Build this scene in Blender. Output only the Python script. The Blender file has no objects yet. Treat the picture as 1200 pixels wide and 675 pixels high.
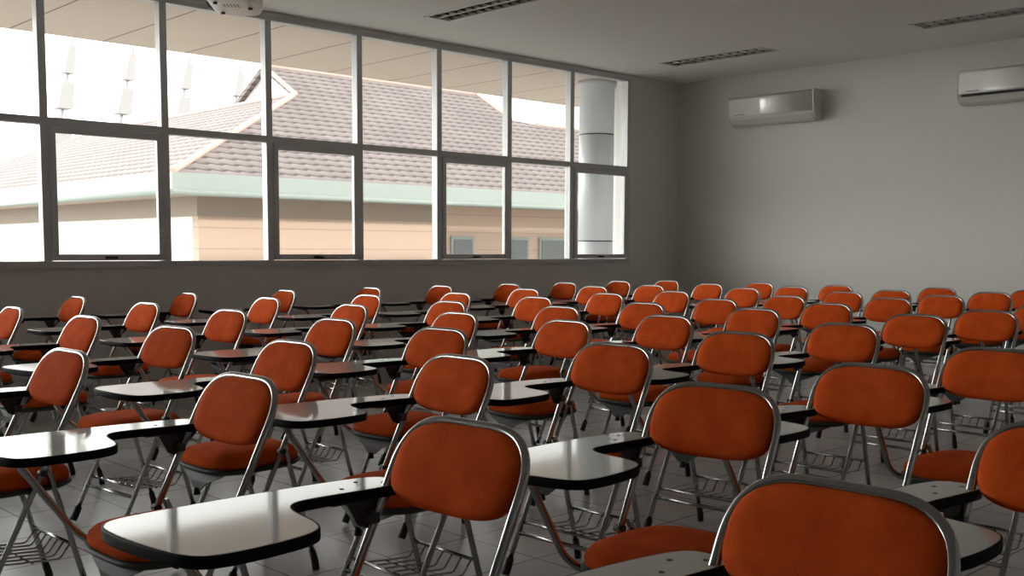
import bpy, bmesh, math, random
from mathutils import Vector, Matrix
random.seed(7)
S = bpy.context.scene
SKY = 2.0; SUN = 2.7; EXPO = 0.14; GLOW = 12.0; GEXP = 7.0; GDIR = (-.36,.89,.22)
COL = S.collection
CAMH = 1.158

# ------------------------------------------------------------------ materials
def nodes(name):
    m = bpy.data.materials.new(name); m.use_nodes = True
    nt = m.node_tree
    return m, nt, nt.nodes['Principled BSDF']
def setp(b, col, rough=.5, metal=0., spec=.5):
    b.inputs['Base Color'].default_value = (*col, 1)
    b.inputs['Roughness'].default_value = rough
    b.inputs['Metallic'].default_value = metal
    b.inputs['Specular IOR Level'].default_value = spec
def noisy(name, col, rough=.5, metal=0., spec=.5, var=.12, scale=30., bump=0., bscale=200.):
    m, nt, b = nodes(name); setp(b, col, rough, metal, spec)
    tc = nt.nodes.new('ShaderNodeTexCoord')
    n = nt.nodes.new('ShaderNodeTexNoise'); n.inputs['Scale'].default_value = scale; n.inputs['Detail'].default_value = 3
    nt.links.new(tc.outputs['Object'], n.inputs['Vector'])
    r = nt.nodes.new('ShaderNodeMapRange'); r.inputs[3].default_value = 1-var; r.inputs[4].default_value = 1+var
    nt.links.new(n.outputs['Fac'], r.inputs[0])
    mx = nt.nodes.new('ShaderNodeVectorMath'); mx.operation = 'SCALE'; mx.inputs[0].default_value = col
    nt.links.new(r.outputs[0], mx.inputs['Scale']); nt.links.new(mx.outputs[0], b.inputs['Base Color'])
    if bump:
        n2 = nt.nodes.new('ShaderNodeTexNoise'); n2.inputs['Scale'].default_value = bscale
        nt.links.new(tc.outputs['Object'], n2.inputs['Vector'])
        bp = nt.nodes.new('ShaderNodeBump'); bp.inputs['Strength'].default_value = bump; bp.inputs['Distance'].default_value = .002
        nt.links.new(n2.outputs['Fac'], bp.inputs['Height']); nt.links.new(bp.outputs[0], b.inputs['Normal'])
    return m

M = {}
M['wall'] = noisy('white_paint', (.70, .69, .67), .65, var=.02, scale=1.2, bump=.05, bscale=60)
M['wall_grey'] = noisy('grey_paint', (.36, .36, .35), .7, var=.03, scale=1.2)
M['ceiling'] = noisy('ceiling_paint', (.82, .81, .775), .8, var=.02, scale=.8)
M['chrome'] = noisy('chrome_steel', (.42, .42, .41), .17, 1., var=.06, scale=18)
M['grey_steel'] = noisy('grey_steel', (.05, .056, .052), .55, .0, spec=.3, var=.08, scale=12)
M['dark_steel'] = noisy('dark_steel', (.05, .05, .05), .45, .3, var=.08, scale=12)
M['rubber'] = noisy('black_rubber', (.015, .015, .016), .6, var=.1)
M['laminate'] = noisy('white_laminate', (.60, .58, .55), .06, spec=.8, var=.04, scale=9)
M['edging'] = noisy('black_edging', (.005, .005, .009), .6, spec=.12, var=.1)
M['alu'] = noisy('grey_aluminium', (.55, .56, .57), .42, .1, var=.04, scale=5)
M['ac_white'] = noisy('white_plastic', (.66, .65, .61), .28, var=.02, scale=4)
M['ac_gloss'] = noisy('glossy_white_plastic', (.80, .79, .76), .13, spec=.8, var=.02, scale=4)
M['slot'] = noisy('dark_slot', (.02, .02, .02), .6)
M['louvre'] = noisy('white_reflector', (.88, .87, .84), .4, .0, var=.03)
M['blade_white'] = noisy('grey_louvre_blade', (.28, .28, .28), .35, .4, var=.02)
M['louvre_dark'] = noisy('specular_reflector', (.80, .80, .78), .35, .0, var=.02)
M['tube_lamp'] = noisy('lamp_glass', (.75, .75, .73), .2, var=.02)
M['soffit'] = None
M['cream'] = noisy('cream_render', (.50, .40, .33), .8, var=.04, scale=2)
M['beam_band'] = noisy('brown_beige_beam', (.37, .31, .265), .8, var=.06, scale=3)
M['peach'] = noisy('peach_render', (.86, .60, .42), .8, var=.03, scale=2)
M['pale_fascia'] = noisy('pale_green_fascia', (.32, .365, .345), .55, var=.04, scale=3)
M['white_ext'] = noisy('white_render', (.80, .80, .79), .7, var=.02, scale=2)
M['column'] = noisy('white_column_cladding', (.50, .53, .55), .35, var=.02, scale=2)
M['dark_glass'] = noisy('dark_window_glass', (.16, .17, .17), .1, var=.05)
M['cap'] = noisy('ridge_cap_clay', (.62, .45, .40), .7, var=.08, scale=3)
M['concrete'] = noisy('pale_paving', (.42, .41, .39), .8, var=.06, scale=1)
M['tower'] = noisy('pale_steel', (.38, .37, .38), .6, var=.03)
M['proj'] = noisy('projector_shell', (.62, .55, .50), .3, var=.05, scale=6)
M['proj_dark'] = noisy('projector_dark_trim', (.05, .045, .06), .35)
M['lens'] = noisy('projector_lens', (.01, .01, .015), .05)

# orange woven fabric
def fabric():
    m, nt, b = nodes('orange_fabric'); setp(b, (.60, .085, .012), .9, 0, .08)
    b.inputs['Sheen Weight'].default_value = .0; b.inputs['Sheen Roughness'].default_value = .5
    b.inputs['Sheen Tint'].default_value = (1, .45, .2, 1)
    tc = nt.nodes.new('ShaderNodeTexCoord')
    oi = nt.nodes.new('ShaderNodeObjectInfo')
    ad = nt.nodes.new('ShaderNodeVectorMath'); ad.operation = 'ADD'
    cx = nt.nodes.new('ShaderNodeCombineXYZ')
    ml = nt.nodes.new('ShaderNodeMath'); ml.operation = 'MULTIPLY'; ml.inputs[1].default_value = 17.
    nt.links.new(oi.outputs['Random'], ml.inputs[0]); nt.links.new(ml.outputs[0], cx.inputs[0])
    nt.links.new(tc.outputs['Object'], ad.inputs[0]); nt.links.new(cx.outputs[0], ad.inputs[1])
    n = nt.nodes.new('ShaderNodeTexNoise'); n.inputs['Scale'].default_value = 14; n.inputs['Detail'].default_value = 4
    nt.links.new(ad.outputs[0], n.inputs['Vector'])
    n2 = nt.nodes.new('ShaderNodeTexNoise'); n2.inputs['Scale'].default_value = 320; n2.inputs['Detail'].default_value = 1
    nt.links.new(ad.outputs[0], n2.inputs['Vector'])
    av = nt.nodes.new('ShaderNodeMath'); av.operation = 'MULTIPLY_ADD'; av.inputs[1].default_value = .45
    nt.links.new(n2.outputs['Fac'], av.inputs[0]); nt.links.new(n.outputs['Fac'], av.inputs[2])
    cr = nt.nodes.new('ShaderNodeValToRGB')
    cr.color_ramp.elements[0].position = .45; cr.color_ramp.elements[0].color = (.54, .066, .009, 1)
    cr.color_ramp.elements[1].position = .95; cr.color_ramp.elements[1].color = (.72, .108, .018, 1)
    nt.links.new(av.outputs[0], cr.inputs[0]); nt.links.new(cr.outputs[0], b.inputs['Base Color'])
    bp = nt.nodes.new('ShaderNodeBump'); bp.inputs['Strength'].default_value = .25; bp.inputs['Distance'].default_value = .001
    nt.links.new(n2.outputs['Fac'], bp.inputs['Height']); nt.links.new(bp.outputs[0], b.inputs['Normal'])
    return m
M['fabric'] = fabric()

def tile_floor():
    m, nt, b = nodes('grey_floor_tiles'); setp(b, (.3, .3, .3), .22)
    tc = nt.nodes.new('ShaderNodeTexCoord')
    br = nt.nodes.new('ShaderNodeTexBrick'); br.offset = 0; br.squash = 1
    br.inputs['Scale'].default_value = 1; br.inputs['Brick Width'].default_value = .4; br.inputs['Row Height'].default_value = .4
    br.inputs['Mortar Size'].default_value = .004; br.inputs['Mortar Smooth'].default_value = .2
    br.inputs['Color1'].default_value = (.46, .46, .46, 1); br.inputs['Color2'].default_value = (.50, .50, .495, 1)
    br.inputs['Mortar'].default_value = (.16, .16, .16, 1)
    nt.links.new(tc.outputs['Object'], br.inputs['Vector'])
    n = nt.nodes.new('ShaderNodeTexNoise'); n.inputs['Scale'].default_value = 4; n.inputs['Detail'].default_value = 5
    nt.links.new(tc.outputs['Object'], n.inputs['Vector'])
    r = nt.nodes.new('ShaderNodeMapRange'); r.inputs[3].default_value = .85; r.inputs[4].default_value = 1.12
    nt.links.new(n.outputs['Fac'], r.inputs[0])
    mx = nt.nodes.new('ShaderNodeVectorMath'); mx.operation = 'SCALE'
    nt.links.new(br.outputs['Color'], mx.inputs[0]); nt.links.new(r.outputs[0], mx.inputs['Scale'])
    nt.links.new(mx.outputs[0], b.inputs['Base Color'])
    r2 = nt.nodes.new('ShaderNodeMapRange'); r2.inputs[3].default_value = .22; r2.inputs[4].default_value = .27
    nt.links.new(n.outputs['Fac'], r2.inputs[0]); nt.links.new(r2.outputs[0], b.inputs['Roughness'])
    return m
M['floor'] = tile_floor()

def striped(name, col, line, axis, period, width, rough=.7, offset=0.):
    """paint with thin straight panel joints every `period` metres along one axis"""
    m, nt, b = nodes(name); setp(b, col, rough)
    tc = nt.nodes.new('ShaderNodeTexCoord'); sp = nt.nodes.new('ShaderNodeSeparateXYZ')
    nt.links.new(tc.outputs['Object'], sp.inputs[0])
    a = nt.nodes.new('ShaderNodeMath'); a.operation = 'ADD'; a.inputs[1].default_value = 100*period - offset
    nt.links.new(sp.outputs[axis], a.inputs[0])
    mo = nt.nodes.new('ShaderNodeMath'); mo.operation = 'MODULO'; mo.inputs[1].default_value = period
    nt.links.new(a.outputs[0], mo.inputs[0])
    lt = nt.nodes.new('ShaderNodeMath'); lt.operation = 'LESS_THAN'; lt.inputs[1].default_value = width
    nt.links.new(mo.outputs[0], lt.inputs[0])
    mx = nt.nodes.new('ShaderNodeMix'); mx.data_type = 'RGBA'
    mx.inputs[6].default_value = (*col, 1); mx.inputs[7].default_value = (*line, 1)
    nt.links.new(lt.outputs[0], mx.inputs[0]); nt.links.new(mx.outputs[2], b.inputs['Base Color'])
    return m
M['soffit'] = striped('soffit_boards', (.60, .50, .43), (.22, .17, .15), 0, .8935, .022, offset=3.68)
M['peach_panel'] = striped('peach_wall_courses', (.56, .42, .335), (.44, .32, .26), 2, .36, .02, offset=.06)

def roof_tiles():
    m, nt, b = nodes('clay_roof_tiles'); setp(b, (.3, .2, .17), .75)
    tc = nt.nodes.new('ShaderNodeTexCoord'); sp = nt.nodes.new('ShaderNodeSeparateXYZ')
    nt.links.new(tc.outputs['Object'], sp.inputs[0])
    xy = nt.nodes.new('ShaderNodeMath'); xy.operation = 'ADD'
    nt.links.new(sp.outputs[0], xy.inputs[0]); nt.links.new(sp.outputs[1], xy.inputs[1])
    # scalloped courses: row phase from height, wobbling along the eave
    wx = nt.nodes.new('ShaderNodeMath'); wx.operation = 'MULTIPLY'; wx.inputs[1].default_value = 2*math.pi/.27
    nt.links.new(xy.outputs[0], wx.inputs[0])
    sn = nt.nodes.new('ShaderNodeMath'); sn.operation = 'SINE'; nt.links.new(wx.outputs[0], sn.inputs[0])
    zz = nt.nodes.new('ShaderNodeMath'); zz.operation = 'MULTIPLY_ADD'; zz.inputs[1].default_value = .011
    nt.links.new(sn.outputs[0], zz.inputs[0]); nt.links.new(sp.outputs[2], zz.inputs[2])
    dv = nt.nodes.new('ShaderNodeMath'); dv.operation = 'DIVIDE'; dv.inputs[1].default_value = .115
    nt.links.new(zz.outputs[0], dv.inputs[0])
    fr = nt.nodes.new('ShaderNodeMath'); fr.operation = 'FRACT'; nt.links.new(dv.outputs[0], fr.inputs[0])
    cr = nt.nodes.new('ShaderNodeValToRGB')
    e = cr.color_ramp.elements
    e[0].position = 0; e[0].color = (.085, .067, .066, 1)
    e[1].position = .35; e[1].color = (.212, .178, .175, 1)
    x = e.new(.16); x.color = (.098, .075, .068, 1)
    y = e.new(.95); y.color = (.255, .222, .218, 1)
    nt.links.new(fr.outputs[0], cr.inputs[0])
    n = nt.nodes.new('ShaderNodeTexNoise'); n.inputs['Scale'].default_value = 1.3; n.inputs['Detail'].default_value = 6
    nt.links.new(tc.outputs['Object'], n.inputs['Vector'])
    r = nt.nodes.new('ShaderNodeMapRange'); r.inputs[3].default_value = .75; r.inputs[4].default_value = 1.3
    nt.links.new(n.outputs['Fac'], r.inputs[0])
    mx = nt.nodes.new('ShaderNodeVectorMath'); mx.operation = 'SCALE'
    nt.links.new(cr.outputs[0], mx.inputs[0]); nt.links.new(r.outputs[0], mx.inputs['Scale'])
    nt.links.new(mx.outputs[0], b.inputs['Base Color'])
    bp = nt.nodes.new('ShaderNodeBump'); bp.inputs['Distance'].default_value = .03; bp.inputs['Strength'].default_value = .6
    nt.links.new(fr.outputs[0], bp.inputs['Height']); nt.links.new(bp.outputs[0], b.inputs['Normal'])
    return m
M['roof'] = roof_tiles()

def glass():
    m = bpy.data.materials.new('window_glass'); m.use_nodes = True; nt = m.node_tree
    nt.nodes.clear()
    o = nt.nodes.new('ShaderNodeOutputMaterial'); mix = nt.nodes.new('ShaderNodeMixShader')
    t = nt.nodes.new('ShaderNodeBsdfTransparent'); t.inputs[0].default_value = (.95, .965, .955, 1)
    g = nt.nodes.new('ShaderNodeBsdfGlossy'); g.inputs['Roughness'].default_value = .02
    f = nt.nodes.new('ShaderNodeFresnel')
    ge = nt.nodes.new('ShaderNodeNewGeometry'); mr = nt.nodes.new('ShaderNodeMapRange')     # same reflectance from both sides of the sheet
    mr.inputs[3].default_value = 1.25; mr.inputs[4].default_value = 1/1.25
    nt.links.new(ge.outputs['Backfacing'], mr.inputs[0]); nt.links.new(mr.outputs[0], f.inputs[0])
    nt.links.new(f.outputs[0], mix.inputs[0]); nt.links.new(t.outputs[0], mix.inputs[1]); nt.links.new(g.outputs[0], mix.inputs[2])
    nt.links.new(mix.outputs[0], o.inputs[0])
    return m
M['glass'] = glass()

# ------------------------------------------------------------------ mesh tools
class MB:
    def __init__(s): s.bm = bmesh.new(); s.mats = []
    def mi(s, m):
        if m not in s.mats: s.mats.append(m)
        return s.mats.index(m)
    def box(s, a, b, m, bevel=0.):
        x0, y0, z0 = [min(p, q) for p, q in zip(a, b)]; x1, y1, z1 = [max(p, q) for p, q in zip(a, b)]
        vs = [s.bm.verts.new(p) for p in ((x0,y0,z0),(x1,y0,z0),(x1,y1,z0),(x0,y1,z0),(x0,y0,z1),(x1,y0,z1),(x1,y1,z1),(x0,y1,z1))]
        fs = [s.bm.faces.new([vs[i] for i in f]) for f in ((3,2,1,0),(4,5,6,7),(0,1,5,4),(1,2,6,5),(2,3,7,6),(3,0,4,7))]
        k = s.mi(m)
        for f in fs: f.material_index = k
        if bevel:
            ed = list({e for f in fs for e in f.edges})
            r = bmesh.ops.bevel(s.bm, geom=ed, offset=bevel, segments=2, affect='EDGES', profile=.5)
            for f in r['faces']: f.material_index = k
        return s
    def prism(s, pts, vec, m, smooth=False):
        """polygon (3-D points) extruded by vec"""
        n = len(pts); v = Vector(vec); k = s.mi(m)
        A = [s.bm.verts.new(p) for p in pts]; B = [s.bm.verts.new(Vector(p)+v) for p in pts]
        nrm = sum((Vector(pts[i]).cross(Vector(pts[(i+1) % n])) for i in range(n)), Vector())
        if nrm.dot(v) > 0: f1, f2 = A[::-1], B
        else: f1, f2 = A, B[::-1]
        for f in (f1, f2): s.bm.faces.new(f).material_index = k
        for i in range(n):
            j = (i+1) % n
            q = (A[i], A[j], B[j], B[i]) if nrm.dot(v) > 0 else (A[j], A[i], B[i], B[j])
            f = s.bm.faces.new(q); f.material_index = k; f.smooth = smooth
        return s
    def tube(s, path, r, m, n=10, closed=False, caps=True):
        P = [Vector(p) for p in path]; k = s.mi(m); L = len(P)
        rings = []; up = None
        for i in range(L):
            if closed: t = (P[(i+1) % L]-P[i-1]).normalized()
            else: t = (P[min(i+1, L-1)]-P[max(i-1, 0)]).normalized()
            if up is None:
                ref = Vector((0,0,1)) if abs(t.z) < .9 else Vector((0,1,0))
                up = (ref - t*ref.dot(t)).normalized()
            else:
                up = (up - t*up.dot(t)).normalized()
            side = t.cross(up)
            rr = r[i] if isinstance(r, (list, tuple)) else r
            rings.append([s.bm.verts.new(P[i] + (up*math.cos(2*math.pi*j/n) + side*math.sin(2*math.pi*j/n))*rr) for j in range(n)])
        for i in range(L if closed else L-1):
            a, b = rings[i], rings[(i+1) % L]
            for j in range(n):
                f = s.bm.faces.new((a[j], b[j], b[(j+1) % n], a[(j+1) % n])); f.smooth = True; f.material_index = k
        if caps and not closed:
            s.bm.faces.new(rings[0]).material_index = k
            s.bm.faces.new(rings[-1][::-1]).material_index = k
        return s
    def rings(s, loops, m, cap0=True, cap1=True, smooth=True):
        """skin successive closed loops of 3-D points"""
        k = s.mi(m); R = [[s.bm.verts.new(p) for p in L] for L in loops]; n = len(R[0])
        for a, b in zip(R, R[1:]):
            for j in range(n):
                f = s.bm.faces.new((a[j], a[(j+1) % n], b[(j+1) % n], b[j])); f.smooth = smooth; f.material_index = k
        if cap0: f = s.bm.faces.new(R[0][::-1]); f.material_index = k; f.smooth = smooth
        if cap1: f = s.bm.faces.new(R[-1]); f.material_index = k; f.smooth = smooth
        return s
    def ball(s, c, r, m, sx=1, sy=1, sz=1, u=12, v=8):
        k = s.mi(m)
        g = bmesh.ops.create_uvsphere(s.bm, u_segments=u, v_segments=v, radius=r)
        for w in g['verts']: w.co = Vector((w.co.x*sx, w.co.y*sy, w.co.z*sz)) + Vector(c)
        for f in {f for w in g['verts'] for f in w.link_faces}: f.smooth = True; f.material_index = k
        return s
    def build(s, name, parent=None, label=None, kind=None):
        bmesh.ops.recalc_face_normals(s.bm, faces=s.bm.faces)
        me = bpy.data.meshes.new(name); s.bm.to_mesh(me); s.bm.free()
        for m in s.mats: me.materials.append(M[m])
        o = bpy.data.objects.new(name, me); COL.objects.link(o)
        if parent: o.parent = parent
        if label: o['label'] = label
        if kind: o['kind'] = kind
        return o
def empty(name, loc=(0,0,0), rz=0.):
    o = bpy.data.objects.new(name, None); COL.objects.link(o)
    o.location = loc; o.rotation_euler = (0,0,rz); o.empty_display_size = .1
    return o
def tag(o, label, cat, group=None):
    o['label'] = label; o['category'] = cat; o['kind'] = 'thing'
    if group: o['group'] = group
def struct(o, label=None, cat=None):
    o['kind'] = 'structure'
    if label: o['label'] = label
    if cat: o['category'] = cat
    return o
def fillet(pts, rad, seg=6):
    """round the inner corners of a polyline"""
    P = [Vector(p) for p in pts]; out = [P[0]]
    for i in range(1, len(P)-1):
        a, b, c = P[i-1], P[i], P[i+1]
        u = (a-b); w = (c-b); lu, lw = u.length, w.length; u /= lu; w /= lw
        r = rad[i] if isinstance(rad, (list, tuple)) else rad
        d = min(r, lu*.49, lw*.49)
        for t in range(seg+1):
            q = t/seg
            out.append(b + u*d*(1-q)**2 + w*d*q**2)
    out.append(P[-1]); return out

# ------------------------------------------------------------------ camera
f_px, yaw, pitch, roll, cy = 1259.0487, math.radians(46.39233594), math.radians(4.91517617), math.radians(.21874994), 400.6463
F = Vector((math.cos(yaw)*math.cos(pitch), math.sin(yaw)*math.cos(pitch), -math.sin(pitch)))
R0 = Vector((math.sin(yaw), -math.cos(yaw), 0)); U0 = R0.cross(F)
R_ = R0*math.cos(roll) + U0*math.sin(roll); U_ = U0*math.cos(roll) - R0*math.sin(roll)
cd = bpy.data.cameras.new('camera'); cam = bpy.data.objects.new('camera', cd); COL.objects.link(cam)
mw = Matrix((( R_.x, U_.x, -F.x, 0), (R_.y, U_.y, -F.y, 0), (R_.z, U_.z, -F.z, CAMH), (0,0,0,1)))
cam.matrix_world = mw
cd.sensor_fit = 'HORIZONTAL'; cd.sensor_width = 36; cd.lens = 36*f_px/1200
cd.shift_y = (cy-337.5)/1200; cd.clip_start = .05; cd.clip_end = 500
S.camera = cam

# ------------------------------------------------------------------ room shell
WY = 8.2; BX = 10.598; CZ = 3.164; RY = -2.2; FX = -4.9     # window wall, back wall, ceiling, far-right wall, front wall
W0 = 3.032; SP = .9456; WL = W0-8*SP; WR = W0+7*SP            # mullion grid of the ribbon window
ZB, ZM, ZT = 1.057, 2.120, 3.092                               # sill of glass, transom top, head of glass
G = .09                                                        # gap between room faces and outside faces
b = MB(); b.box((FX-.2, RY-.2, -.15), (BX+.2, WY+.2, 0), 'floor'); struct(b.build('floor'))
# window wall: below the sill, above the head, both jambs
b = MB()
b.box((FX-.2, WY, 0), (BX+.2, WY+.2, ZB-.05), 'wall')
b.box((FX-.2, WY, ZT+.035), (BX+.2, WY+.2, 3.45), 'wall')
b.box((FX-.2, WY, ZB-.05), (WL-.02, WY+.2, ZT+.035), 'wall')
b.box((WR+.03, WY, ZB-.05), (BX+.2, WY+.2, ZT+.035), 'wall')
struct(b.build('wall_left'))
b = MB(); b.box((BX, RY-.2, 0), (BX+.2, WY, 3.45), 'wall'); struct(b.build('wall_back'))
b = MB(); b.box((FX-.2, RY-.2, 0), (BX, RY, 3.45), 'wall_grey'); struct(b.build('wall_right'))
b = MB(); b.box((FX-.2, RY, 0), (FX, WY, 3.45), 'wall_grey'); struct(b.build('wall_front'))
# ceiling with openings for the recessed lights
LIGHTS = [(6.0, 7.40), (9.27, 7.43), (9.27, 4.62)]; LW, LL = .27, 1.28   # (x of near edge, y of window-side end)
b = MB()
xs = sorted({FX, BX, *[x for x, y in LIGHTS], *[x+LW for x, y in LIGHTS]})
ys = sorted({RY, WY, *[y for x, y in LIGHTS], *[y-LL for x, y in LIGHTS]})
for i in range(len(xs)-1):
    for j in range(len(ys)-1):
        cx_, cy_ = (xs[i]+xs[i+1])/2, (ys[j]+ys[j+1])/2
        if any(x < cx_ < x+LW and y-LL < cy_ < y for x, y in LIGHTS): continue
        b.box((xs[i], ys[j], CZ), (xs[i+1], ys[j+1], CZ+.12), 'ceiling')
bmesh.ops.remove_doubles(b.bm, verts=b.bm.verts, dist=1e-5)
struct(b.build('ceiling'))
b = MB(); b.box((FX-.6, RY-.6, 3.46), (BX+1.2, WY+.25, 3.75), 'concrete'); struct(b.build('roof_slab'))

# ribbon window: frame, transoms, mullions, panes, opening sashes
win = empty('window_1', (0, WY, ZB)); struct(win)
def wl(b): return b     # parts are built in world space, then moved under the window
def under(o, p):
    o.parent = p; o.matrix_parent_inverse = Matrix.Translation(-p.location); return o
y0, y1 = WY-.012, WY+.075
b = MB()
b.box((WL-.022, y0, ZT), (WR+.03, y1, ZT+.036), 'alu')
b.box((WL-.022, y0-.012, ZB-.05), (WR+.03, y1, ZB), 'alu')
b.box((WL-.022, y0, ZB), (WL+.02, y1, ZT), 'alu'); b.box((WR-.022, y0, ZB), (WR+.03, y1, ZT), 'alu')
under(b.build('outer_frame'), win)
for i in range(-7, 7):
    x = W0+i*SP
    b = MB(); b.box((x-.030, y0+.002, ZB), (x+.030, y1-.002, ZT), 'alu', .004); under(b.build('mullion'), win)
for i in range(-8, 7):
    xa, xb = W0+i*SP+.030, W0+(i+1)*SP-.030
    if i == -8: xa = WL+.02
    if i == 6: xb = WR-.022
    b = MB(); b.box((xa, y0+.004, ZM-.055), (xb, y1-.004, ZM), 'alu', .003); under(b.build('transom'), win)
    b = MB(); b.box((xa, WY+.030, ZM), (xb, WY+.036, ZT), 'glass'); under(b.build('upper_pane'), win)
    if i % 2:      # fixed pane
        b = MB(); b.box((xa, WY+.030, ZB), (xb, WY+.036, ZM-.055), 'glass'); under(b.build('lower_pane'), win)
    else:          # top-hung sash standing slightly proud
        za, zb = ZB+.004, ZM-.058; s0, s1 = WY-.022, WY+.020; w = .048
        b = MB()
        b.box((xa+.003, s0, zb-.055), (xb-.003, s1, zb), 'alu', .004); b.box((xa+.003, s0, za), (xb-.003, s1, za+w), 'alu', .004)
        b.box((xa+.003, s0, za+w), (xa+w, s1, zb-.055), 'alu', .004); b.box((xb-w, s0, za+w), (xb-.003, s1, zb-.055), 'alu', .004)
        sash = under(b.build('sash'), win)
        b = MB(); b.box((xa+w, WY-.003, za+w), (xb-w, WY+.003, zb-.055), 'glass'); o = b.build('sash_pane'); o.parent = sash
        b = MB(); xm = (xa+xb)/2; b.box((xm-.05, s0-.012, za+.012), (xm+.05, s0, za+.032), 'dark_steel', .004)
        b.box((xm-.012, s0-.026, za+.014), (xm+.012, s0-.012, za+.030), 'dark_steel', .003); o = b.build('handle'); o.parent = sash

# ------------------------------------------------------------------ outside
b = MB(); b.box((-40, WY+.2, -.25), (60, 70, -.02), 'concrete'); struct(b.build('ground'))
b = MB(); b.box((-11, WY+.2, 3.215), (12.6, 10.78, 3.33), 'soffit'); struct(b.build('soffit'))
# round column and return wall at the end of the veranda
b = MB()
ring = lambda z, r, c=(10.0, 9.0): [(c[0]+r*math.cos(2*math.pi*k/40), c[1]+r*math.sin(2*math.pi*k/40), z) for k in range(40)]
loops = [ring(-.02, .215)]
for zj in (1.265, 2.565):
    loops += [ring(zj-.008, .215), ring(zj-.006, .206), ring(zj+.006, .206), ring(zj+.008, .215)]
loops += [ring(3.14, .215), ring(3.145, .235), ring(3.215, .235)]
b.rings(loops, 'column'); o = b.build('column'); struct(o)
for zj in (1.265, 2.565):
    b = MB(); b.rings([ring(zj-.008, .2125), ring(zj+.008, .2125)], 'slot', smooth=False); b.build('joint_ring', o)
b = MB(); b.box((10.36, WY+.2, -.02), (10.56, 9.25, 3.215), 'white_ext'); struct(b.build('pillar'))

b = MB(); b.box((12.7, 0, -.02), (24, 10.78, 4.0), 'white_ext'); struct(b.build('shade_block'))  # unseen block, added to cast the slanting shadow on the opposite building's wall

# opposite building with a gablet hip roof
EX, EY, EZ = 7.88, 16.0, 2.35
bld = empty('building', (EX, EY, 0)); tag(bld, 'low cream building with brown tiled hip roof seen through the windows', 'building')
XR = 30.; YB = 34.
p1 = (12.3, 19.42, 4.33); rl = (12.3, 20.72, 5.08); rr = (18.45, 20.72, 5.08); p2 = (18.45, 19.42, 4.33)
b = MB()
front = [(EX, EY, EZ), (XR, EY, EZ), (XR, 19.30, 4.26), (19.2, 19.30, 4.26), p2, rr, rl, p1]
T_ = Vector((0, 0, -.10))
b.prism(front, T_, 'roof')
side = [(EX, EY, EZ), p1, (p1[0], 30.0, 4.33), (EX, YB, EZ)]
b.prism(side, T_, 'roof')
backp = [rl, rr, (18.45, 23.5, 3.5), (12.3, 23.5, 3.5)]
b.prism(backp, T_, 'roof')
b.prism([(XR, 19.3, 4.26), (19.2, 19.3, 4.26), (19.2, 22.5, 2.5), (XR, 22.5, 2.5)], T_, 'roof')
under(b.build('roof'), bld)
b = MB(); b.prism([(p1[0]+.12, 19.6, 4.3), (p1[0]+.12, 20.72, 4.96), (p1[0]+.12, 23.2, 3.7), (p1[0]+.12, 23.2, 3.3), (p1[0]+.12, 19.6, 3.9)], (.12, 0, 0), 'white_ext')
under(b.build('gable_wall'), bld)
def cap(name, a, c, r=.065):
    b = MB(); a, c = Vector(a), Vector(c); n = 18; off = Vector((0,0,.01))
    path = [a+(c-a)*i/n+off for i in range(n+1)]
    b.tube(path, [r*(1 if i % 2 else .86) for i in range(n+1)], 'cap', 8); return under(b.build(name), bld)
cap('hip_cap', (EX, EY, EZ), p1); cap('ridge_cap', rl, rr, .06); cap('verge_cap', p1, rl, .05); cap('verge_cap', p2, rr, .05)
cap('ridge_cap', (19.2, 19.3, 4.26), (XR, 19.3, 4.26), .05); cap('ridge_cap', p1, (p1[0], 30.0, 4.33), .05)
b = MB()          # fascia and gutter
b.box((EX-.03, EY-.03, 2.03), (XR, EY+.10, EZ), 'pale_fascia'); b.box((EX-.03, EY+.10, 2.03), (EX+.10, YB, EZ), 'pale_fascia')
b.tube([(EX-.05, EY-.05, 2.04), (XR, EY-.05, 2.04)], .05, 'pale_fascia', 8); b.tube([(EX-.05, EY-.05, 2.04), (EX-.05, YB, 2.04)], .05, 'pale_fascia', 8)
under(b.build('fascia'), bld)
b = MB(); b.box((EX+.12, EY+.12, 2.03), (XR, EY+1.0, 2.08), 'cream'); b.box((EX+.12, EY+1.0, 2.03), (EX+1.0, YB, 2.08), 'cream')
under(b.build('eave_lining'), bld)
b = MB()          # walls under the eaves
wy = EY+.85
b.box((EX+.85, wy, -.1), (XR, wy+.2, 2.03), 'peach_panel')
b.box((EX+.85, wy+.2, -.1), (EX+1.05, YB, 2.03), 'white_ext')
under(b.build('wall'), bld)
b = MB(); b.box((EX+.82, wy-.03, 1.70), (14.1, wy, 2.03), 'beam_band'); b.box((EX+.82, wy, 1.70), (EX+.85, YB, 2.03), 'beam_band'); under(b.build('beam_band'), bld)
for xa, xb in ((14.35, 14.85), (15.9, 16.45), (16.9, 17.7), (17.95, 18.7), (19.0, 19.8)):
    b = MB(); b.box((xa-.06, wy-.05, .72), (xb+.06, wy, 1.42), 'pale_fascia'); f = under(b.build('window_frame'), bld)
    b = MB(); b.box((xa, wy-.065, .78), (xb, wy-.02, 1.36), 'dark_glass'); o = b.build('window_pane'); o.parent = f
b = MB(); b.box((14.6, wy-.25, .45), (XR, wy, .68), 'pale_fascia'); under(b.build('ledge'), bld)

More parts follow.
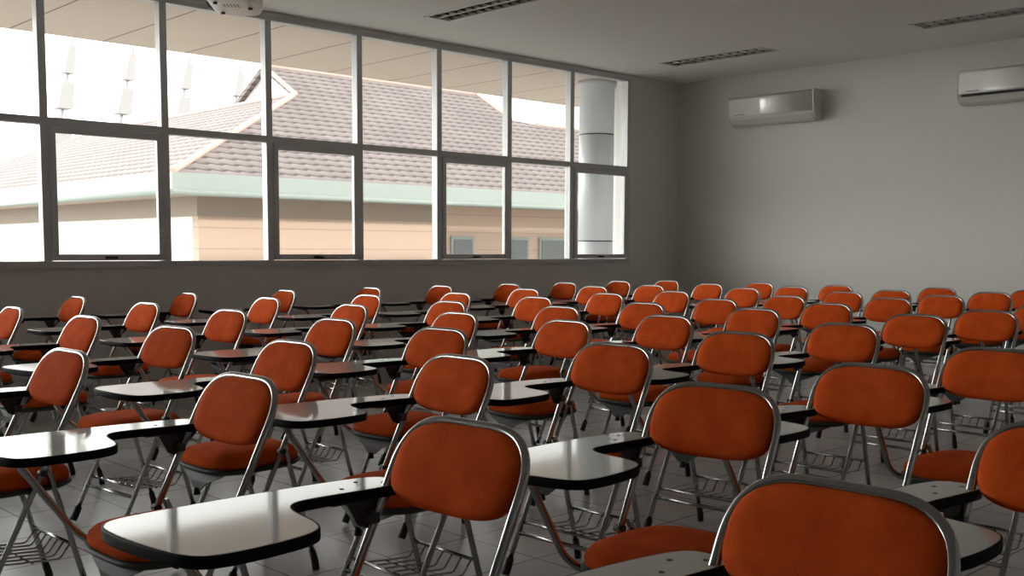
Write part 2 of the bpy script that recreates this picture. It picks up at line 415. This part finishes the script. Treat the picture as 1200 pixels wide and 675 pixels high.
# row of pale leaning pylons far behind the roof, washed out by the bright sky
def pylon(xt, zt, xb, zb, label):
    t = empty('pylon', (xb-(xt-xb)*1.5, 40, -.02)); tag(t, label, 'pylon', 'pale leaning pylons beyond the roof')
    z00 = -.02; lean = (xt-xb)/(zt-zb); H_ = zt-z00
    def sec(z):          # tapering square section at height z above the ground
        w = .12 + .55*(1-z/H_); x = (xt-lean*(zt-z-z00)) - t.location.x
        return [(x-w, -w, z), (x+w, -w, z), (x+w, w, z), (x-w, w, z)]
    for q0, q1 in ((0, .52), (.55, .68), (.72, .83), (.87, .985)):
        b = MB(); b.rings([sec(H_*q0), sec(H_*q1)], 'tower', smooth=False); o = b.build('pylon_segment'); o.parent = t
    b = MB(); b.rings([[(x*.0+sum(v[0] for v in sec(z))/4 + dx*.05, dy*.05, z) for dx, dy in ((-1,-1), (1,-1), (1,1), (-1,1))] for z in (0, H_*.5, H_*1.02) for x in (0,)], 'tower', smooth=False)
    o = b.build('core_pole'); o.parent = t
pylon(15.9, 8.6, 15.36, 5.49, 'faint pale pylon in the second upper window pane, leftmost of the row')
pylon(18.18, 8.6, 17.59, 5.67, 'faint pale pylon second in the row, right half of its pane')
pylon(20.47, 8.5, 19.9, 5.51, 'pale pylon beside the thick mullion, third in the row')
pylon(22.71, 8.45, 22.17, 5.3, 'clearest pale pylon standing just behind the roof hip, last of the row')

# ------------------------------------------------------------------ recessed ceiling lights
def ceiling_light(x, y, label):
    t = empty('ceiling_light', (x+LW/2, y-LL/2, CZ)); tag(t, label, 'ceiling light', 'recessed louvred ceiling lights')
    hx, hy = LW/2, LL/2
    b = MB()
    b.box((-hx+.001, -hy+.001, .095), (hx-.001, hy-.001, .10), 'louvre_dark')
    for sx in (-1, 1): b.box((sx*(hx-.002), -hy+.001, -.004), (sx*(hx-.008), hy-.001, .095), 'ac_white')
    for sy in (-1, 1): b.box((-hx+.001, sy*(hy-.002), -.004), (hx-.001, sy*(hy-.008), .095), 'ac_white')
    for sx in (-1, 1): b.box((sx*(hx+.012), -hy-.012, -.005), (sx*(hx-.012), hy+.012, -.0005), 'ac_white')
    for sy in (-1, 1): b.box((-hx-.012, sy*(hy+.012), -.005), (hx+.012, sy*(hy-.012), -.0005), 'ac_white')
    o = b.build('housing'); o.parent = t
    b = MB(); b.box((-.008, -hy+.012, 0), (.008, hy-.012, .055), 'louvre'); o = b.build('spine'); o.parent = t
    for k in range(12):
        yy = -hy+.05+(LL-.10)*k/11
        for sx in (-1, 1):
            b = MB(); xa, xb = (sx*.009, sx*(hx-.013))
            b.prism([(xa, yy-.016, .0), (xa, yy-.012, .0), (xa, yy+.014, .052), (xa, yy+.010, .052)], (xb-xa, 0, 0), 'blade_white')
            o = b.build('louvre_blade'); o.parent = t
    for sx in (-1, 1):
        b = MB(); b.tube([(sx*hx*.5, -hy+.03, .075), (sx*hx*.5, hy-.03, .075)], .013, 'tube_lamp', 12); o = b.build('lamp_tube'); o.parent = t
ceiling_light(*LIGHTS[0], 'louvred ceiling light nearest the camera, cut by the picture top')
ceiling_light(*LIGHTS[1], 'louvred ceiling light in the corner above the first air conditioner')
ceiling_light(*LIGHTS[2], 'dim louvred ceiling light above the right-hand air conditioner')

# ------------------------------------------------------------------ wall air conditioners
def air_con(yl, yr, label, open_flap, tilt):
    w = yl-yr; t = empty('air_conditioner', (BX+.004, (yl+yr)/2, 2.57)); tag(t, label, 'air conditioner', 'white split air conditioners on the back wall')
    hw = w/2; H_ = .325
    cv = [(-.2045+tilt*(.009*(q/8)**2+.013*(q/8))+.004*(1-q/8)**2, .292-.0245*q) for q in range(9)]
    xb = cv[-1][0]
    prof = [(0, .03), (0, H_), (-.17, H_), (-.192, H_-.010)] + cv + [(xb+.012, .066), (xb+.055, .022), (-.06, .0)]
    core = [(min(x+.008, 0), z) if z > .05 else (x, z+.004) for x, z in prof]
    b = MB(); b.prism([(x, -hw, min(z, H_-.003)) for x, z in core], (0, w, 0), 'ac_white'); o = b.build('body'); o.parent = t
    fp = [(-.19, H_-.012)] + cv + [(x+.010, z) for x, z in cv[::-1]]
    b = MB(); b.prism([(x, -hw+.004, z) for x, z in fp], (0, w-.008, 0), 'ac_gloss', True); o = b.build('front_panel'); o.parent = t
    b = MB(); b.box((cv[7][0]-.0015, hw-.20, cv[7][1]-.003), (cv[7][0]+.006, hw-.08, cv[7][1]+.003), 'grey_steel'); o = b.build('trim_line'); o.parent = t
    if open_flap:
        b = MB(); b.prism([(xb+.004, -hw+.03, .094), (xb-.003, -hw+.03, .094), (xb+.004, -hw+.03, .070), (xb+.012, -hw+.03, .070)], (0, w-.06, 0), 'slot'); o = b.build('air_slot'); o.parent = t
    b = MB(); b.prism([(xb+.014, -hw+.03, .064), (xb+.055, -hw+.03, .021), (-.065, -hw+.03, .0), (-.065, -hw+.03, -.004), (xb+.054, -hw+.03, .016), (xb+.009, -hw+.03, .064)], (0, w-.06, 0), 'ac_white')
    o = b.build('flap'); o.parent = t
    for s in (-1, 1):
        b = MB(); b.prism([(x*1.004, s*hw, z) for x, z in prof], (0, s*.012, 0), 'ac_white'); o = b.build('end_cap'); o.parent = t
    b = MB(); b.tube(fillet([(-.03, -hw-.012, .20), (-.03, -hw-.03, .20), (-.03, -hw-.03, .08), (.0, -hw-.03, .08)], .015), .008, 'ac_white', 8); o = b.build('pipe'); o.parent = t
air_con(7.335, 6.265, 'glossy white air conditioner on the back wall near the window corner', False, 1.)
air_con(4.68, 3.60, 'air conditioner with dark air slot, cut by the right picture edge', True, .3)

# ------------------------------------------------------------------ ceiling projector
pj = empty('projector', (3.66, 6.50, 2.735), math.radians(-38)); tag(pj, 'pale projector hanging from the ceiling at the top of the windows', 'projector')
def superloop(a, c, z, n=40, e=4.):
    out = []
    for k in range(n):
        t = 2*math.pi*k/n; cx_, sx_ = math.cos(t), math.sin(t)
        out.append((a*math.copysign(abs(cx_)**(2/e), cx_), c*math.copysign(abs(sx_)**(2/e), sx_), z))
    return out
b = MB(); b.rings([superloop(.13, .23, 0), superloop(.15, .27, .006), superloop(.165, .285, .03), superloop(.165, .285, .10), superloop(.14, .26, .125)], 'proj')
o = b.build('body'); o.parent = pj
b = MB(); b.tube([(-.15, .09, .06), (-.185, .09, .06)], .05, 'proj_dark', 20); b.tube([(-.186, .09, .06), (-.19, .09, .06)], .036, 'lens', 20); o = b.build('lens'); o.parent = pj
b = MB()
for k in range(6): b.box((-.06+.02*k, .279, .03), (-.05+.02*k, .289, .10), 'proj_dark')
o = b.build('side_vent'); o.parent = pj
b = MB()
for k in range(5): b.box((-.06+.022*k, -.10, -.002), (-.05+.022*k, -.02, .002), 'proj_dark')
o = b.build('bottom_vent'); o.parent = pj
for sx, sy in ((-.1, .15), (-.1, -.15), (.1, 0)):
    b = MB(); b.tube([(sx, sy, .004), (sx, sy, -.012)], .014, 'proj_dark', 12); o = b.build('foot'); o.parent = pj
b = MB(); b.tube([(0, 0, .12), (0, 0, .40)], .022, 'grey_steel', 14); b.box((-.08, -.08, .118), (.08, .08, .132), 'grey_steel', .003)
b.box((-.07, -.07, .409), (.07, .07, .419), 'grey_steel', .003); b.tube([(0, 0, .40), (0, 0, .412)], .04, 'grey_steel', 14); o = b.build('ceiling_mount'); o.parent = pj

# ------------------------------------------------------------------ the folding tablet chair (built once, copied)
TOP = .823; TR = .0095; HW = .178; SL = .5
_c = 1/math.sqrt(1+SL*SL); _s = SL*_c
def bp(y, s, n=0.):
    """point in the backrest plane: y sideways, s down the slope from the top bar axis, n outwards to the front"""
    return Vector((-s*_s - n*_c, y, TOP-TR - s*_c + n*_s))
def superpt(t, a, bb, e):
    cx_, sx_ = math.cos(t), math.sin(t)
    return a*math.copysign(abs(cx_)**(2/e), cx_), bb*math.copysign(abs(sx_)**(2/e), sx_)
SEND = (TOP-TR)/_c                       # slope length to the floor

def make_chair():
    root = empty('folding_chair')
    # main loop: front foot - upright - top bar - upright - front foot
    lo = SEND-.03
    path = fillet([bp(-HW, lo), bp(-HW, 0), bp(HW, 0), bp(HW, lo)], .118, 12)
    b = MB(); b.tube(path, TR, 'chrome', 14); frame = b.build('frame', root)
    for s in (-1, 1):
        b = MB(); b.tube([bp(s*HW, SEND-.075), bp(s*HW, SEND-.03), bp(s*HW, SEND-.014)], [.0145, .0155, .0145], 'rubber', 14)
        o = b.build('rubber_foot', frame)
        b = MB(); a = bp(s*HW, .40); b.tube([a+Vector((0, -s*.012, 0)), a+Vector((0, s*.016, 0))], .010, 'grey_steel', 10); b.build('pivot_bolt', frame)
    sx = bp(0, .74)
    b = MB(); b.tube([(sx.x, -HW, sx.z), (sx.x, HW, sx.z)], .008, 'chrome', 10); b.build('front_stretcher', root)
    # backrest pad
    b = MB(); N = 56; sc = .0935; a0, b0 = .1725, .0915
    def pad(shr, n, k=1.):
        out = []
        for i in range(N):
            t = 2*math.pi*i/N
            y, s = superpt(t, a0-shr, b0-shr*.9, 2.9 if math.sin(t) < 0 else 3.5)
            nn = n + .10*y*y                          # gently hollow to the sitter
            out.append(bp(y, sc+s, nn-.003))
        return out
    b.rings([pad(.10, -.017), pad(.02, -.016), pad(.004, -.011), pad(0, 0), pad(.003, .008), pad(.012, .0145), pad(.035, .019), pad(.075, .021)][::-1], 'fabric')
    b.build('backrest', root)
    # seat cushion
    b = MB(); N = 56
    def seat(shr, z, dome=0.):
        out = []
        for i in range(N):
            t = 2*math.pi*i/N
            x, y = superpt(t, .185-shr, .172-shr, 3.4)
            q = (x+.185)/.37                          # 0 front, 1 rear
            y *= 1.03-.13*q
            out.append((-.230+x, y, z+.006))
        return out
    b.rings([seat(.012, .402), seat(.002, .410), seat(0, .424), seat(.004, .438), seat(.016, .450), seat(.045, .459), seat(.09, .463)], 'fabric')
    b.build('seat', root)
    b = MB()
    b.rings([seat(.03, .384), seat(.008, .386), seat(-.006, .396), seat(-.007, .404), seat(.004, .406)], 'grey_steel')
    # V-shaped apron under the front edge
    ap = [(-.402, .13), (-.402, -.13)]
    pts = [(.150, .390), (.110, .372), (.055, .352), (.022, .325), (-.022, .325), (-.055, .352), (-.110, .372), (-.150, .390)]
    b.prism([(-.408+abs(y)*.16, y, z+.006) for y, z in pts], (.006, 0, 0), 'grey_steel')
    pan = b.build('seat_pan', root)
    b = MB(); b.tube([(-.405, 0, .336), (-.405, 0, .312)], [.010, .012], 'rubber', 10); b.build('latch_knob', pan)
    # rear legs
    for s in (-1, 1):
        y = s*.158
        b = MB(); b.tube(fillet([(-.16, s*.166, .478), (-.142, y, .43), (-.030, y, .032)], .02), .0095, 'chrome', 12)
        lg = b.build('rear_leg', root)
        b = MB(); b.tube([(-.0415, y, .073), (-.030, y, .032), (-.026, y, .002)], [.0125, .0135, .0135], 'rubber', 12); b.build('rubber_foot', lg)
    # book rack: rear bar, front bar, wires with cranked ends
    b = MB()
    zr = .205; xr = -.078
    b.tube([(xr, -.158, zr), (xr, .158, zr)], .0065, 'chrome', 8)
    xf = bp(0, .70); zf = xf.z
    b.tube([(xf.x, -HW, zf), (xf.x, HW, zf)], .0055, 'chrome', 8)
    for k in range(7):
        y = -.135+.045*k
        b.tube(fillet([(xr, y, zr), (xr-.035, y, zr-.045), (xf.x+.03, y, zf-.012), (xf.x-.002, y, zf+.004)], .012, 4), .0032, 'chrome', 6)
    b.tube([(-.20, -.14, .163), (-.20, .14, .163)], .0032, 'chrome', 6)
    b.build('book_rack', root)
    # writing tablet
    out = [(-.030, .262), (-.115, .286), (-.30, .306), (-.50, .317), (-.585, .316), (-.622, .298), (-.640, .255), (-.645, .18), (-.640, .08),
           (-.625, .005), (-.595, -.025), (-.52, -.034), (-.43, -.030), (-.385, -.016), (-.360, .010), (-.346, .050), (-.336, .105), (-.322, .152), (-.296, .180), (-.258, .186), (-.13, .170), (-.050, .160), (-.026, .175), (-.018, .22)]
    out = smooth_loop(out, 2)
    z0, z1 = .655, .676
    b = MB(); b.rings([inset(out, .004, z0), inset(out, .004, z1-.001), inset(out, .0055, z1)], 'laminate', smooth=False); tb = b.build('tablet', root)
    b = MB(); b.rings([inset(out, .0045, z0-.0005), inset(out, .001, z0-.0005), inset(out, 0, z0+.003), inset(out, 0, z1-.003), inset(out, .001, z1-.0006), inset(out, .0045, z1-.0006)], 'edging', False, False)
    b.build('edge_band', tb, 'black edging')
    for x, y in ((-.06, .20), (-.10, .24), (-.16, .21)):
        b = MB(); b.tube([(x, y, z1-.0005), (x, y, z1+.0008)], .005, 'grey_steel', 10); b.build('screw', tb)
    # bracket from the upright to the arm, and the bent strut down to the seat corner
    b = MB(); ux = bp(HW, .165)
    b.prism([(-.040, HW+.012, .654), (-.165, HW+.012, .654), (-.135, HW+.012, .600), (-.112, HW+.012, .590)], (0, .004, 0), 'dark_steel')
    b.box((-.200, HW+.008, .649), (-.035, HW+.085, .6545), 'dark_steel', .002)
    b.box((-.118, HW-.010, .602), (-.094, HW+.014, .626), 'dark_steel', .003)
    b.build('tablet_bracket', root)
    b = MB(); b.tube(fillet([(-.60, .165, .648), (-.555, .172, .646), (-.395, .190, .425), (-.345, .172, .386), (-.26, .10, .388)], [0, .02, .05, .04, 0], 6), .0095, 'chrome', 12)
    b.box((-.625, .140, .648), (-.545, .195, .6545), 'dark_steel', .002)
    b.build('tablet_strut', root)
    return root
def smooth_loop(P, it):
    for _ in range(it):
        Q = []; n = len(P)
        for i in range(n):
            a, c = P[i], P[(i+1) % n]
            Q += [(a[0]*.75+c[0]*.25, a[1]*.75+c[1]*.25), (a[0]*.25+c[0]*.75, a[1]*.25+c[1]*.75)]
        P = Q
    return P
def inset(P, d, z):
    n = len(P); out = []
    ar = sum(P[i][0]*P[(i+1) % n][1]-P[(i+1) % n][0]*P[i][1] for i in range(n))
    sg = 1 if ar > 0 else -1
    for i in range(n):
        a, c = Vector(P[i-1]), Vector(P[(i+1) % n]); t = (c-a).normalized()
        q = Vector(P[i]) + Vector((-t.y, t.x))*sg*d
        out.append((q.x, q.y, z))
    return out
def copy_tree(o, parent=None):
    c = o.copy(); COL.objects.link(c)
    if parent: c.parent = parent
    for ch in list(o.children): copy_tree(ch, c)
    return c

ORD = ['', 'first', 'second', 'third', 'fourth', 'fifth', 'sixth', 'seventh', 'eighth', 'ninth', 'tenth', 'eleventh']
CHAIRS = [
 (4, 1.39, 3.592, 0.043, 'orange tablet-arm chair at the window end of the eleventh row from the back wall'),
 (10, 1.464, 2.566, 0.03, 'orange tablet-arm chair second from the windows in the eleventh row from the back wall'),
 (23, 1.393, 1.577, 0.059, 'orange tablet-arm chair third from the windows in the eleventh row from the back wall'),
 (64, 1.418, 0.781, 0.029, 'orange tablet-arm chair fourth from the windows in the eleventh row from the back wall'),
 (1, 2.156, 6.363, 0.0, 'orange tablet-arm chair at the window end of the tenth row from the back wall'),
 (3, 2.148, 5.314, 0.064, 'orange tablet-arm chair second from the windows in the tenth row from the back wall'),
 (6, 2.151, 4.372, 0.127, 'orange tablet-arm chair third from the windows in the tenth row from the back wall'),
 (16, 2.135, 3.406, 0.038, 'orange tablet-arm chair fourth from the windows in the tenth row from the back wall'),
 (22, 2.232, 2.571, -0.016, 'orange tablet-arm chair fifth from the windows in the tenth row from the back wall'),
 (43, 2.239, 1.586, 0.109, 'orange tablet-arm chair sixth from the windows in the tenth row from the back wall'),
 (63, 2.23, 0.736, 0.0, 'orange tablet-arm chair seventh from the windows in the tenth row from the back wall'),
 (2, 2.949, 7.455, 0.004, 'orange tablet-arm chair at the window end of the ninth row from the back wall'),
 (5, 2.946, 6.352, 0.054, 'orange tablet-arm chair second from the windows in the ninth row from the back wall'),
 (8, 2.966, 5.356, 0.076, 'orange tablet-arm chair third from the windows in the ninth row from the back wall'),
 (15, 2.97, 4.347, 0.05, 'orange tablet-arm chair fourth from the windows in the ninth row from the back wall'),
 (21, 2.96, 3.537, 0.066, 'orange tablet-arm chair fifth from the windows in the ninth row from the back wall'),
 (29, 2.952, 2.542, 0.045, 'orange tablet-arm chair sixth from the windows in the ninth row from the back wall'),
 (52, 2.979, 1.555, 0.004, 'orange tablet-arm chair seventh from the windows in the ninth row from the back wall'),
 (7, 3.807, 7.526, 0.006, 'orange tablet-arm chair at the window end of the eighth row from the back wall'),
 (9, 3.877, 6.487, -0.011, 'orange tablet-arm chair second from the windows in the eighth row from the back wall'),
 (14, 3.805, 5.39, -0.0, 'orange tablet-arm chair third from the windows in the eighth row from the back wall'),
 (20, 3.767, 4.363, -0.004, 'orange tablet-arm chair fourth from the windows in the eighth row from the back wall'),
 (28, 3.748, 3.539, -0.036, 'orange tablet-arm chair fifth from the windows in the eighth row from the back wall'),
 (42, 3.749, 2.564, 0.057, 'orange tablet-arm chair sixth from the windows in the eighth row from the back wall'),
 (60, 3.798, 1.528, 0.0, 'orange tablet-arm chair seventh from the windows in the eighth row from the back wall'),
 (11, 4.682, 7.566, -0.014, 'orange tablet-arm chair at the window end of the seventh row from the back wall'),
 (13, 4.694, 6.453, -0.002, 'orange tablet-arm chair second from the windows in the seventh row from the back wall'),
 (19, 4.54, 5.347, 0.023, 'orange tablet-arm chair third from the windows in the seventh row from the back wall'),
 (27, 4.646, 4.447, -0.003, 'orange tablet-arm chair fourth from the windows in the seventh row from the back wall'),
 (34, 4.438, 3.475, 0.008, 'orange tablet-arm chair fifth from the windows in the seventh row from the back wall'),
 (49, 4.574, 2.539, 0.011, 'orange tablet-arm chair sixth from the windows in the seventh row from the back wall'),
 (12, 5.554, 7.605, -0.004, 'orange tablet-arm chair at the window end of the sixth row from the back wall'),
 (18, 5.457, 6.332, -0.0, 'orange tablet-arm chair second from the windows in the sixth row from the back wall'),
 (26, 5.441, 5.451, 0.006, 'orange tablet-arm chair third from the windows in the sixth row from the back wall'),
 (33, 5.392, 4.412, 0.006, 'orange tablet-arm chair fourth from the windows in the sixth row from the back wall'),
 (41, 5.361, 3.553, 0.013, 'orange tablet-arm chair fifth from the windows in the sixth row from the back wall'),
 (55, 5.524, 2.653, -0.019, 'orange tablet-arm chair sixth from the windows in the sixth row from the back wall'),
 (17, 6.37, 7.62, 0.001, 'orange tablet-arm chair at the window end of the fifth row from the back wall'),
 (25, 6.484, 6.622, 0.012, 'orange tablet-arm chair second from the windows in the fifth row from the back wall'),
 (32, 6.34, 5.562, 0.008, 'orange tablet-arm chair third from the windows in the fifth row from the back wall'),
 (38, 6.204, 4.425, 0.015, 'orange tablet-arm chair fourth from the windows in the fifth row from the back wall'),
 (48, 6.267, 3.605, -0.003, 'orange tablet-arm chair fifth from the windows in the fifth row from the back wall'),
 (59, 6.236, 2.572, -0.005, 'orange tablet-arm chair sixth from the windows in the fifth row from the back wall'),
 (24, 7.232, 7.62, 0.002, 'orange tablet-arm chair at the window end of the fourth row from the back wall'),
 (31, 7.448, 6.701, 0.014, 'orange tablet-arm chair second from the windows in the fourth row from the back wall'),
 (37, 7.106, 5.51, 0.003, 'orange tablet-arm chair third from the windows in the fourth row from the back wall'),
 (47, 7.046, 4.409, -0.003, 'orange tablet-arm chair fourth from the windows in the fourth row from the back wall'),
 (54, 7.34, 3.735, 0.009, 'orange tablet-arm chair fifth from the windows in the fourth row from the back wall'),
 (65, 7.2, 2.62, 0.0, 'orange tablet-arm chair sixth from the windows in the fourth row from the back wall'),
 (30, 8.025, 7.62, -0.003, 'orange tablet-arm chair at the window end of the third row from the back wall'),
 (36, 8.138, 6.591, 0.015, 'orange tablet-arm chair second from the windows in the third row from the back wall'),
 (44, 8.218, 5.578, -0.003, 'orange tablet-arm chair third from the windows in the third row from the back wall'),
 (51, 8.121, 4.533, -0.004, 'orange tablet-arm chair fourth from the windows in the third row from the back wall'),
 (57, 8.081, 3.684, -0.0, 'orange tablet-arm chair fifth from the windows in the third row from the back wall'),
 (35, 8.87, 7.62, -0.014, 'orange tablet-arm chair at the window end of the second row from the back wall'),
 (40, 8.975, 6.511, -0.0, 'orange tablet-arm chair second from the windows in the second row from the back wall'),
 (46, 8.869, 5.484, -0.007, 'orange tablet-arm chair third from the windows in the second row from the back wall'),
 (53, 8.799, 4.459, 0.01, 'orange tablet-arm chair fourth from the windows in the second row from the back wall'),
 (58, 9.031, 3.707, 0.0, 'orange tablet-arm chair fifth from the windows in the second row from the back wall'),
 (39, 9.491, 7.453, -0.009, 'orange tablet-arm chair at the window end of the row along the back wall'),
 (45, 9.682, 6.379, -0.002, 'orange tablet-arm chair second from the windows in the row along the back wall'),
 (50, 9.593, 5.436, 0.007, 'orange tablet-arm chair third from the windows in the row along the back wall'),
 (56, 9.736, 4.483, 0.003, 'orange tablet-arm chair fourth from the windows in the row along the back wall'),
 (66, 9.8, 3.68, 0.0, 'orange tablet-arm chair fifth from the windows in the row along the back wall'),
]
SPECIAL = {
 64: 'large orange chair cut by the bottom picture edge, nearest the camera',
 1: 'orange chair cut by the left picture edge just under the window wall',
 23: 'near orange chair whose writing tablet glares white, bottom middle',
 10: 'orange chair behind the glaring tablet, its own tablet cut by the left edge',
 4: 'orange chair at the left picture edge, nearest the camera on that side',
 63: 'orange chair cut by the right picture edge, beside the nearest chair',
 43: 'orange chair directly behind the nearest chair, wide seat fully in view',
}
proto = make_chair()
for n, (k, x, y, rz, lab) in enumerate(CHAIRS):
    o = proto if n == 0 else copy_tree(proto)
    o.location = (x, y, 0); o.rotation_euler = (0, 0, rz)
    tag(o, SPECIAL.get(k, lab), 'chair', 'orange folding chairs with writing tablets')

# ------------------------------------------------------------------ light
w = bpy.data.worlds.new('sky'); S.world = w; w.use_nodes = True
nt = w.node_tree; bg = nt.nodes['Background']
# bright overcast sky with a broad hazy glow low over the left end of the veranda
tc = nt.nodes.new('ShaderNodeTexCoord')
dt = nt.nodes.new('ShaderNodeVectorMath'); dt.operation = 'DOT_PRODUCT'; dt.inputs[1].default_value = Vector(GDIR).normalized()
nt.links.new(tc.outputs['Generated'], dt.inputs[0])
mxn = nt.nodes.new('ShaderNodeMath'); mxn.operation = 'MAXIMUM'; mxn.inputs[1].default_value = 0; nt.links.new(dt.outputs['Value'], mxn.inputs[0])
pw = nt.nodes.new('ShaderNodeMath'); pw.operation = 'POWER'; pw.inputs[1].default_value = GEXP; nt.links.new(mxn.outputs[0], pw.inputs[0])
ma = nt.nodes.new('ShaderNodeMath'); ma.operation = 'MULTIPLY_ADD'; ma.inputs[1].default_value = GLOW; ma.inputs[2].default_value = SKY
nt.links.new(pw.outputs[0], ma.inputs[0]); nt.links.new(ma.outputs[0], bg.inputs[1])
bg.inputs[0].default_value = (1.0, .985, .955, 1)
sd = bpy.data.lights.new('sun', 'SUN'); sun = bpy.data.objects.new('sun', sd); COL.objects.link(sun)
sd.energy = SUN; sd.angle = math.radians(3); sd.color = (1, .93, .84)
sun.rotation_euler = Vector((-.17, -.85, .33)).to_track_quat('Z', 'Y').to_euler(); sun.location = (-5, -4, 12)
# daylight portal over the window opening (guides sampling only)
pd = bpy.data.lights.new('window_portal', 'AREA'); po = bpy.data.objects.new('window_portal', pd); COL.objects.link(po)
pd.shape = 'RECTANGLE'; pd.size = WR-WL; pd.size_y = ZT-ZB; po.location = ((WL+WR)/2, WY+.19, (ZT+ZB)/2)
po.rotation_euler = Vector((0, 1, 0)).to_track_quat('Z', 'X').to_euler()
pd.cycles.is_portal = True

vs = S.view_settings
vs.view_transform = 'Standard'; vs.look = 'None'; vs.gamma = 1; vs.use_curve_mapping = False; vs.exposure = EXPO
S.display_settings.display_device = 'sRGB'
cy_ = S.cycles; cy_.max_bounces = 12; cy_.diffuse_bounces = 8; cy_.glossy_bounces = 5; cy_.transparent_max_bounces = 16
cy_.sample_clamp_indirect = 6; cy_.caustics_reflective = False; cy_.caustics_refractive = False
cy_.use_denoising = True
